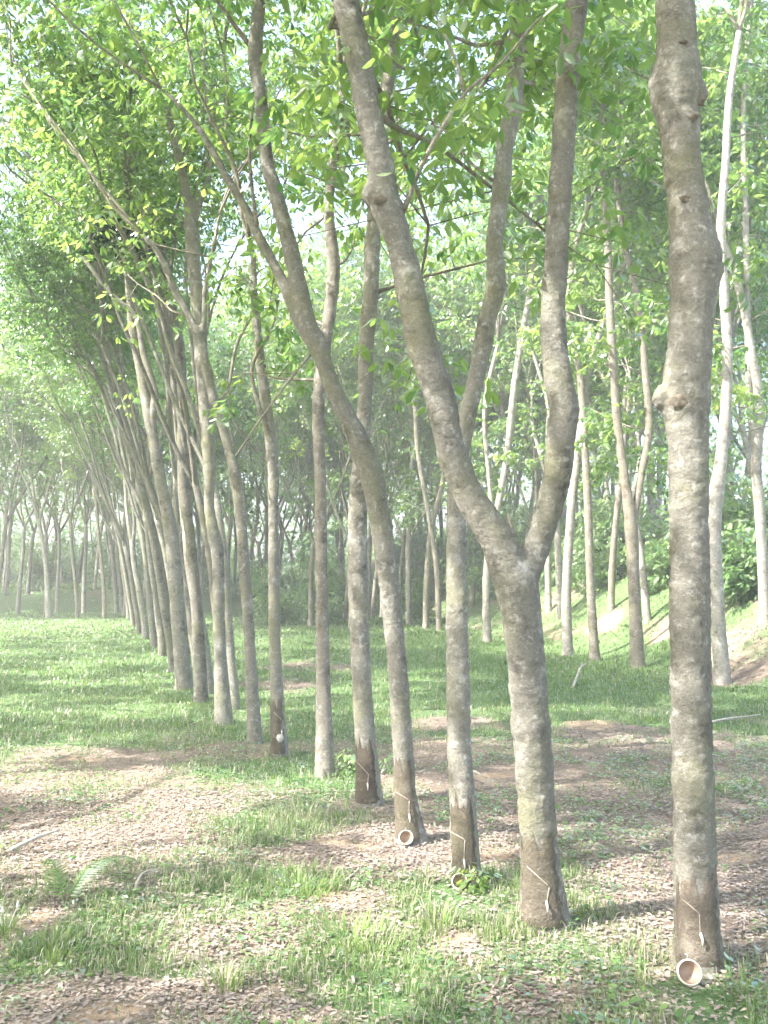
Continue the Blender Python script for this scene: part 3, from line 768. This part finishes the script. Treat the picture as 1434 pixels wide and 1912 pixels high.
hero('thin second-row trunk, left of the three left of slim greenish trunk', [[(763, 1167, 11), (762, 1050, 10), (765, 930, 9), (770, 800, 8), (745, 660, 8)]], [.02], 3, GC, BARK_PALE, None, seed=28, zmax=14.5, dens=32, lengths=(.13, .22), sprays=(4.2, 1.2))
hero('pale tree on the bank at the right edge', [[(1428, 1160, 21), (1424, 1060, 19), (1419, 960, 20), (1412, 870, 19), (1418, 760, 19), (1402, 650, 16), (1385, 560, 15), (1362, 480, 13), (1340, 430, 10)],
     [(1414, 860, 13), (1400, 760, 12), (1396, 600, 12), (1392, 400, 11), (1388, 200, 10), (1400, 40, 9)]], [.02, .06], 3, 'rubber trees on the bank', BARK_PALE, None, seed=29, zmax=14.5, dens=32, lengths=(.13, .22), sprays=(4.2, 1.2))

# ------------------------------------------------------------------ background plantation
ANCH = [(0, 225, 'left of the row'), (225, 345, 'behind the crowded row end'), (345, 415, 'behind tenth row trunk'), (415, 511, 'behind eighth row trunk'),
        (511, 601, 'between wavy and pale sunlit trunks'), (601, 670, 'right beside pale sunlit trunk'), (670, 735, 'behind the leaning fourth trunk'), (735, 853, 'left of slim greenish trunk'),
        (853, 985, 'behind big fork'), (985, 1108, 'between big fork and thin pair'), (1108, 1188, 'left beside narrow V tree'), (1188, 1288, 'left beside thick trunk'), (1288, 1434, 'right of thick trunk')]
def name_by_gap(items, kind, outside):
    """items: (px, object) of one group; say in which gap between the near trunks each stands, and its place there from the left"""
    for a, b, where in ANCH:
        g = sorted([(p, i, o) for i, (p, o) in enumerate(items) if a <= p < b])
        for n, (p, i, o) in enumerate(g):
            o['label'] = f'{kind} {where}' if len(g) == 1 else f'{NUM[n]} from left of {kind.replace("tree ", "trees ").replace("trunk ", "trunks ").replace("shrub ", "shrubs ")} {where}'
    for p, o in items:
        if p < 0 or p >= 1434: o['label'] = outside
rb = random.Random(5)
def visible_px(x, y, z):
    v = np.array([x, y, z - CAM_H]); f = v[1] * CP + v[2] * SP; u = -v[1] * SP + v[2] * CP
    return CX + F * v[0] / f, CY - F * u / f
def taken(x, y, pts, d):
    return any((x - a) ** 2 + (y - b) ** 2 < d * d for a, b in pts)
spots = []
# further back along the second row and the rows behind it
for i in range(9):
    y = 47 + i * 4.2; x = 1.2 - (y - 44) * .20 + rb.uniform(-.3, .3); spots.append((x, y, 'mid'))
for r in range(1, 6):
    for i in range(16):
        y = 25 + r * 1.2 + i * 2.7 + rb.uniform(-.8, .8); x = 9.4 - .148 * y + 2.2 + (r - 1) * 3.4 + rb.uniform(-.5, .5)
        if CX + F * x / y > 1500: continue
        spots.append((x, y, 'bank'))
for r in range(5):                                    # beyond the crossing track, far left and centre
    for i in range(18):
        y = 61 + r * 6 + rb.uniform(-1.5, 1.5); x = -33 + i * 2.4 + rb.uniform(-.9, .9) + r * 1.1
        spots.append((x, y, 'far'))
for i in range(22):                                   # between the rows, deep in the middle
    y = rb.uniform(40, 66); x = -7.5 + (y - 40) * -.12 + rb.uniform(0, 11); spots.append((x, y, 'mid'))
for i in range(17):                                    # last trees before the track, left of the lane
    y = 53 + rb.uniform(-4, 5); x = -23 + i * .75 + rb.uniform(-.3, .3); spots.append((x, y, 'lane'))
LBL = {'mid': ('slim trunk in the dim depth between the two rows', 'rubber trees deep between the rows'),
       'bank': ('rubber tree among the green undergrowth above the bank', 'rubber trees above the bank'),
       'far': ('slender tree in the far wood beyond the crossing track', 'trees of the far wood beyond the track'),
       'lane': ('thin trunk at the far end of the grass lane', 'thin trunks at the end of the lane')}
done = []; GAPS = {}
for x, y, k in spots:
    if taken(x, y, done, .9) or not -80 < CX + F * x / y < 1500: continue
    done.append((x, y)); v = VAR[rb.randrange(8)]
    GAPS.setdefault(k, []).append((visible_px(x, y, hz(x, y) + 1)[0], put_tree(v, x, y, rb.uniform(0, 6.28), rb.uniform(.95, 1.25), *LBL[k])))
for k, kd in (('mid', 'slim trunk deep between rows,'), ('bank', 'rubber tree above bank,'), ('far', 'slender tree of far wood,'), ('lane', 'thin trunk at lane end,')):
    name_by_gap(GAPS[k], kd, kd + ' standing just outside the picture')
# rows outside the picture on the sun's side, whose crowns dapple the lane
for r in range(3):
    for i in range(11):
        y = -10 + i * 5.0 + r * 1.7 + rb.uniform(-1, 1); x = -7.8 - r * 6.2 - .22 * max(0, y - 6) - (1.5 if y > 20 else 0) + rb.uniform(-.6, .6)
        if abs(x) < y * .40 + 1.0: x = -(y * .40 + 1.2 + rb.uniform(0, 1))
        if taken(x, y, done, 2) or y > 46 or (r == 2 and y > 10) or (r == 1 and y > 30): continue
        done.append((x, y))
        put_tree(OPENV[rb.randrange(3)], x, y, rb.uniform(0, 6.28), rb.uniform(.9, 1.1), 'unseen rubber tree added beyond the left edge, shading the far haze', 'rubber trees beyond the left edge')
for i in range(16):  # unseen trees added to keep sun off the haze at far left
    y = 47 + (i // 2) * 4.6 + rb.uniform(-1, 1); x = -(.42 * y + 2 + (i % 2) * 6 + rb.uniform(0, 2))
    put_tree(VAR[rb.randrange(8)], x, y, rb.uniform(0, 6.28), rb.uniform(.95, 1.15), 'unseen rubber tree added beyond the left edge, shading the far haze', 'rubber trees beyond the left edge')
for i, (x, y) in enumerate(((3.4, .2), (4.6, -3.2), (-.6, -5.0), (8.5, 3.0), (-5.0, 1.6))):  # unseen trees added to throw broken shade into the foreground
    put_tree(OPENV[i % 3], x, y, i * 1.3, 1.0, 'unseen rubber tree added near the viewpoint for its shade, outside the picture', 'unseen shade trees around the viewpoint')

# ------------------------------------------------------------------ shrubs and undergrowth on the bank
def shrub_variant(seed, h, w, n):
    rng = np.random.default_rng(seed); st = Buf(); cl = []
    for k in range(6):
        a = rng.random() * 6.28; d = np.array([math.cos(a), math.sin(a), 0]) * w * rng.uniform(.2, .8)
        tip = d + UP * h * rng.uniform(.6, 1.0)
        tube(st, [np.array([0, 0, -.1]) + d * .1, d * .5 + UP * h * .4, tip], [.02, .015, .006], 4, .4)
        for q in (.45, .7, 1.0):
            c = d * q + UP * tip[2] * q
            cl.append((c + rng.standard_normal(3) * .15, w * .45, n, rng.uniform(.3, .9)))
    for k in range(7):
        a = rng.random() * 6.28; cl.append((np.array([math.cos(a), math.sin(a), 0]) * w * rng.uniform(.1, .8) + UP * h * rng.uniform(.08, .35), w * .4, n, rng.uniform(.3, .9)))
    return st.mesh('stems', BARK_BRANCH), leaf_mesh('foliage', rng, cl, SHRUB, length=(.12, .24))
SV = [shrub_variant(700 + i, *p) for i, p in enumerate([(1.6, 1.1, 22), (2.6, 1.3, 26), (1.1, 1.0, 20), (3.4, 1.6, 30), (5.0, 1.9, 44)])]
sh = []
rs = random.Random(9); SG = {}
for i in range(60):                                   # along the bank top
    y = rs.uniform(19, 46); x = 9.4 - .148 * y + rs.uniform(2.9, 9.0)
    if CX + F * x / y > 1480: continue
    sh.append((x, y, 'bank'))
for i in range(22):
    y = rs.uniform(44, 58); x = 2.2 - .1 * (y - 44) + rs.uniform(-8, 12); sh.append((x, y, 'deep'))
for i in range(64):
    y = rs.uniform(64, 96); x = rs.uniform(-36, 14) if i % 2 else rs.uniform(-36, -14); sh.append((x, y, 'farwood'))
SL = {'bank': ('bright green leafy shrub on the bank top', 'shrubs on the bank top'), 'deep': ('green shrub in the undergrowth deep behind the second row', 'shrubs deep behind the second row'),
      'farwood': ('green shrub under the far wood beyond the track', 'shrubs under the far wood')}
for x, y, k in sh:
    v = SV[(rs.choice((0, 2, 2, 1)) if k == 'bank' else rs.randrange(4))]; s = rs.uniform(.8, 1.3)
    t = thing('shrub', (x, y, hz(x, y)), SL[k][0], 'shrub', SL[k][1], rs.uniform(0, 6.28)); t.scale = (s, s, s)
    obj('stems', v[0], t); obj('foliage', v[1], t); SG.setdefault(k, []).append((visible_px(x, y, hz(x, y) + 1)[0], t))
for k, kd in (('bank', 'leafy shrub on bank,'), ('deep', 'green shrub behind second row,'), ('farwood', 'green shrub under far wood,')):
    name_by_gap(SG[k], kd, kd + ' standing just outside the picture')

# the far edge of the plantation, one mass of leaves and trunks
rng = np.random.default_rng(77); cl = []; wb = Buf()
for i in range(900):
    y = rng.uniform(98, 125); x = rng.uniform(-60, 60); z = hz(x, y)
    cl.append((np.array([x, y, z + rng.uniform(.5, 17)]), rng.uniform(1.2, 2.6), 34, rng.uniform(.2, .8)))
V, Q, ti = leaf_trios(rng, cl, length=(.35, .6)); wb.add(V, Q, a=ti)
o = obj('distant_woods', wb.mesh('distant_woods', LEAF, False)); tag(o, 'hazy mass of foliage closing the view far behind the trunks', 'wood', kind='stuff')

# dark clump of leaves high at left
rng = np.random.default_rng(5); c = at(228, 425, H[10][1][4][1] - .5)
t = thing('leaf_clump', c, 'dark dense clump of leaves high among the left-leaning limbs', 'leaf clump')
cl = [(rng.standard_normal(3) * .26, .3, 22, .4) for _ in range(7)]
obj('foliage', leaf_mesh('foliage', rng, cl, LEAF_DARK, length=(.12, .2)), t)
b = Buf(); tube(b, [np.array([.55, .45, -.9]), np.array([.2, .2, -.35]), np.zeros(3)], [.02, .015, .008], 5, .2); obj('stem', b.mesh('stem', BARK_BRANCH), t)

# ------------------------------------------------------------------ grass
def frustum_pts(rng, n, y0, y1, power=1.0, margin=1.12):
    y = y0 + (y1 - y0) * rng.random(n) ** power
    x = (rng.random(n) * 2 - 1) * (.3823 * y * margin + .5)
    return x, y

def blades(rng, x, y, h, w, tint, tipbend=.5, segs=2):
    n = len(x); z = height(x, y) - .005
    a = rng.random(n) * 2 * np.pi; lean = rng.uniform(.1, tipbend, n) * h * 1.6
    dx, dy = np.cos(a) * lean, np.sin(a) * lean
    px, py = -np.sin(a) * w, np.cos(a) * w
    b = np.column_stack([x, y, z]); s = np.column_stack([px, py, np.zeros(n)])
    mid = b + np.column_stack([dx * .35, dy * .35, h * .62]); tip = b + np.column_stack([dx, dy, h * np.clip(1 - .3 * lean / h, .4, 1)])
    V = np.stack([b - s, b + s, mid + s * .75, mid - s * .75, tip], 1).reshape(-1, 3)
    k = np.arange(n)[:, None] * 5
    return V, k + np.array([0, 1, 2, 3]), k + np.array([3, 2, 4]), tint.repeat(5)

rng = np.random.default_rng(21); gb = Buf()
for n, y0, y1, hh, ww, pw in ((200000, 4.0, 9.0, (.025, .10), (.0018, .004), .8), (90000, 9, 18, (.03, .09), (.004, .008), .8), (80000, 18, 34, (.04, .09), (.009, .016), .9), (60000, 34, 62, (.05, .10), (.02, .035), 1), (40000, 62, 105, (.15, .35), (.04, .08), 1)):
    x, y = frustum_pts(rng, n, y0, y1, pw)
    g = grass_mask(x, y); cl = vnoise(x * 3.1, y * 3.1, 91)
    keep = rng.random(n) < np.clip((g - .12) * 1.25, .03, 1) * np.clip(.05 + 1.5 * (fbm(x * 4.5, y * 4.5, 93, 3) - .25), .03, 1.2)
    for cx, cy in CUPS: keep &= ((x - cx) / .2) ** 2 + ((y - cy) / .45) ** 2 > 1
    x, y, g, cl = x[keep], y[keep], g[keep], cl[keep]; m = len(x)
    h = rng.uniform(*hh, m) * (.55 + .9 * cl) * (.7 + .5 * g); w = rng.uniform(*ww, m)
    tint = np.clip(.2 + .5 * vnoise(x * .8, y * .8, 95) + .2 * rng.standard_normal(m), 0, .94)
    tint = np.where(rng.random(m) < .22 * sstep(22, 9, y) + .04, 1.0, tint)
    gb.add(*blades(rng, x, y, h, w, tint))
o = obj('grass', gb.mesh('grass', GRASS, False)); tag(o, 'short green grass growing in patches over the ground', 'grass', kind='stuff')

# low broad-leaved ground cover among the grass
x, y = frustum_pts(rng, 9000, 4.0, 13, .8); g = fbm(x * 1.7, y * 1.7, 131, 3); keep = (rng.random(9000) < np.clip((g - .45) * 5, 0, 1)) & (soil_mask(x, y) < .4)
for cx, cy in CUPS: keep &= ((x - cx) / .2) ** 2 + ((y - cy) / .45) ** 2 > 1
x, y = x[keep], y[keep]; z = height(x, y)
cl = [(np.array([a, b_, c_ + .025]), .03, 2, t_) for a, b_, c_, t_ in zip(x, y, z, rng.random(len(x)))]
o = obj('ground_cover', leaf_mesh('ground_cover', rng, cl, SHRUB, length=(.025, .06), droop=(-.5, .3))); tag(o, 'small broad-leaved weeds creeping among the grass', 'ground cover', kind='stuff')

# dead leaves
lb = Buf()
for n, y0, y1, sz, pw in ((100000, 4.0, 10, (.01, .05), .8), (60000, 10, 22, (.025, .06), .8), (26000, 20, 45, (.07, .13), .9)):
    x, y = frustum_pts(rng, n, y0, y1, pw)
    g = grass_mask(x, y); keep = rng.random(n) < np.clip(1.0 - g * .85, .15, 1) * (1 - .75 * soil_mask(x, y))
    x, y = x[keep], y[keep]; m = len(x); z = height(x, y) + rng.uniform(.004, .02, m)
    a = rng.random(m) * 6.283; L_ = rng.uniform(*sz, m); W = L_ * rng.uniform(.18, .3, m)
    tl = rng.normal(0, .15, m); curl = rng.uniform(.05, .45, m) * W
    D = np.column_stack([np.cos(a), np.sin(a), tl]) * L_[:, None] * .5; S = np.column_stack([-np.sin(a) * W, np.cos(a) * W, rng.normal(0, .2, m) * W])
    c = np.column_stack([x, y, z]); cu = np.column_stack([np.zeros(m), np.zeros(m), curl])
    V = np.stack([c - D, c + S + cu, c + D, c - S + cu], 1).reshape(-1, 3)
    k = np.arange(m)[:, None] * 4
    lb.add(V, None, np.vstack([k + np.array([0, 1, 2]), k + np.array([0, 2, 3])]), (.15 + .6 * rng.beta(2, 2.2, m)).repeat(4))
o = obj('leaf_litter', lb.mesh('leaf_litter', LITTER, False)); tag(o, 'brown fallen leaves strewn over the plantation floor', 'leaf litter', kind='stuff')

# ------------------------------------------------------------------ single weeds, tufts and sticks
def tuft(px, py, label, n, h, spread, tint, w=.006, seed=0, seedheads=0):
    rng = np.random.default_rng(900 + seed); g = G(px, py); D = g[1]
    t = thing('grass_tuft', (g[0], g[1], hz(g[0], g[1])), label, 'grass tuft', 'grass tufts in the foreground')
    b = Buf()
    for k in range(n):
        a = rng.random() * 6.28; r = rng.random() ** .5 * spread * .5; l = h * rng.uniform(.4, .85); o = rng.uniform(.25, .9) * l
        p = np.array([math.cos(a) * r, math.sin(a) * r, -.01]); d = np.array([math.cos(a), math.sin(a), 0]); s = np.array([-d[1], d[0], 0]) * w
        pts = [p, p + d * o * .25 + UP * l * .5, p + d * o * .6 + UP * l * .82, p + d * o + UP * l * .85]
        V = []
        for i, q in enumerate(pts[:3]): V += [q - s * (1 - .2 * i), q + s * (1 - .2 * i)]
        V.append(pts[3]); b.add(V, [[0, 1, 3, 2], [2, 3, 5, 4]], [[4, 5, 6]], np.clip(tint + .15 * rng.standard_normal(), 0, 1))
    obj('blades', b.mesh('blades', GRASS, False), t)['kind'] = 'stuff'
    for k in range(seedheads):
        b = Buf(); a = rng.random() * 6.28; d = np.array([math.cos(a), math.sin(a), 0]) * spread * .5; top = d + UP * h * rng.uniform(.9, 1.3)
        tube(b, [np.zeros(3), d * .5 + UP * h * .6, top * .93, top, top + UP * .03], [.002, .002, .004, .012, .004], 6, .02)
        obj('seed_head', b.mesh('seed_head', FLOWER), t)
tuft(420, 1842, 'bright yellow-green grass tuft in the near foreground', 70, .17, .22, .95, seed=1)
tuft(655, 1765, 'broad patch of long grass in front of the bare earth', 130, .18, .65, .75, seed=2)
tuft(812, 1735, 'tall pale arching grass blades below the slim greenish trunk', 45, .24, .28, .8, seed=3)
tuft(555, 1660, 'spreading green grass clump in mid foreground', 110, .2, .6, .6, seed=4)
tuft(560, 1530, 'sun-bleached tall grass before the fifth trunk', 90, .24, .5, .98, seed=5)
tuft(95, 1790, 'green grass tuft near the left edge', 90, .16, .5, .7, seed=6)
tuft(12, 1745, 'weed with pale seed heads at the left edge', 40, .16, .2, .8, seed=7, seedheads=6)
tuft(260, 1760, 'low grass tuft above the orange bare earth', 70, .12, .45, .6, seed=8)
tuft(1395, 1868, 'grass tuft right of the largest cup', 80, .13, .4, .35, seed=9)
tuft(905, 1640, 'grass growing against the slim greenish trunk base', 50, .13, .25, .5, seed=10)

def weed(px, py, label, h, n, length, mat, seed, cat='weed', lean=(0, 0)):
    rng = np.random.default_rng(950 + seed); g = G(px, py)
    t = thing('weed_plant', (g[0], g[1], hz(g[0], g[1])), label, cat)
    b = Buf(); cl = []
    for k in range(n):
        a = rng.random() * 6.28; d = np.array([math.cos(a) * .4 + lean[0], math.sin(a) * .4 + lean[1], 0]) * h
        tip = d + UP * h * rng.uniform(.7, 1.1); tube(b, [np.array([0, 0, -.02]), d * .4 + UP * h * .5, tip], [.006, .005, .003], 5, .1)
        for q in (.4, .7, 1.0): cl.append((tip * q, .05, 3, rng.uniform(.6, 1)))
    obj('stems', b.mesh('stems', BARK_BRANCH), t); obj('foliage', leaf_mesh('foliage', rng, cl, mat, length=length), t)
weed(655, 1450, 'small leafy seedling at foot of the fifth trunk', .30, 5, (.07, .11), SHRUB, 1)
weed(735, 1445, 'leafy weed between the fourth and fifth trunks', .22, 4, (.05, .09), SHRUB, 2)
weed(885, 1665, 'dark little weed against the slim greenish trunk', .16, 4, (.05, .08), LEAF, 3)

# fern-like frond, left foreground
g = G(120, 1690); t = thing('fern_frond', (g[0], g[1], hz(g[0], g[1])), 'light green fern frond lying out over the litter at left', 'fern')
b = Buf(); rng = np.random.default_rng(3)
for fr, (ex, ey, ez) in enumerate(((.36, .42, .16), (.30, .20, .20), (-.22, .25, .18))):
    E = np.array([ex, ey, ez]); st = [np.zeros(3), E * .4 + UP * .12, E * .75 + UP * .10, E]
    PP, RR = catmull(st, [.004, .004, .003, .001], .02); tube(b, st, [.004, .004, .003, .001], 5, .05, tint=.8)
    for i in range(3, len(PP) - 1):
        dd = nrm(PP[i + 1] - PP[i - 1]); s = nrm(np.cross(dd, UP)); l = .11 * math.sin(math.pi * (i / len(PP)) ** .7) + .015
        for q in (-1, 1):
            tip = PP[i] + (s * q + dd * .5) * l - UP * .02; b.add([PP[i] - dd * .008, PP[i] + dd * .008, tip], None, [[0, 1, 2]], .85)
obj('fronds', b.mesh('fronds', SHRUB, False), t)

def stick(pa, pb, r, label, lift=.02, fork=None, seed=0):
    rng = np.random.default_rng(seed); a, c = G(*pa), G(*pb); a[2] = hz(a[0], a[1]) + r; c[2] = hz(c[0], c[1]) + lift
    t = thing('fallen_stick', a, label, 'stick', 'dead sticks on the ground'); b = Buf()
    m = .5 * (a + c) + rng.standard_normal(3) * np.array([.06, .06, .01]) + UP * lift * .5
    tube(b, [a - a, m - a, c - a], [r, r * .85, r * .5], 7, .06, .06, rng)
    if fork:
        e = G(*fork); e[2] = hz(e[0], e[1]) + lift * 1.6; tube(b, [m - a, .6 * (m - a) + .4 * (e - a) , e - a], [r * .6, r * .5, r * .25], 6, .06)
    obj('wood', b.mesh('wood', STICK), t)
stick((1070, 1285), (1094, 1258), .025, 'forked pale dead branch on grass below the narrow V tree', .22, (1088, 1268), 1)
stick((20, 1592), (110, 1562), .018, 'pale straight stick on the brown litter at left', .05, None, 2)
stick((250, 1668), (300, 1640), .008, 'short pale twig on the litter beyond the fern', .06, None, 4)
stick((880, 1455), (905, 1480), .016, 'dark stick leaning between the slim trunk and the big fork', .15, None, 5)
stick((640, 1652), (668, 1640), .008, 'curved pale twig above the bare earth patch', .08, None, 6)
stick((1290, 1362), (1420, 1345), .02, 'long dead stick behind the thick right-hand trunk', .08, None, 8)

# ------------------------------------------------------------------ haze
if HAZE_DENSITY > 0:
    m, nt, L = nodes('haze')
    pv = N(nt, 'ShaderNodeVolumePrincipled'); pv.inputs['Density'].default_value = HAZE_DENSITY
    pv.inputs['Color'].default_value = C(.95, .98, .94); pv.inputs['Anisotropy'].default_value = .0
    o = N(nt, 'ShaderNodeOutputMaterial'); L(pv.outputs[0], o.inputs['Volume'])
    V = np.array([[x, y, z] for z in (-1.6, 24) for y in (-62, 202) for x in (-172, 172)], float)
    hm = mesh('haze', V, np.array([[0, 2, 3, 1], [4, 5, 7, 6], [0, 1, 5, 4], [2, 6, 7, 3], [0, 4, 6, 2], [1, 3, 7, 5]]), m)
    tag(obj('haze', hm), 'thin pale haze in the air among the trees', kind='stuff')

print('TRIS', sum(len(m.loops) - 2 * len(m.polygons) for m in bpy.data.meshes), 'crowns', [len(v[1].polygons) for v in VAR + LEANV])
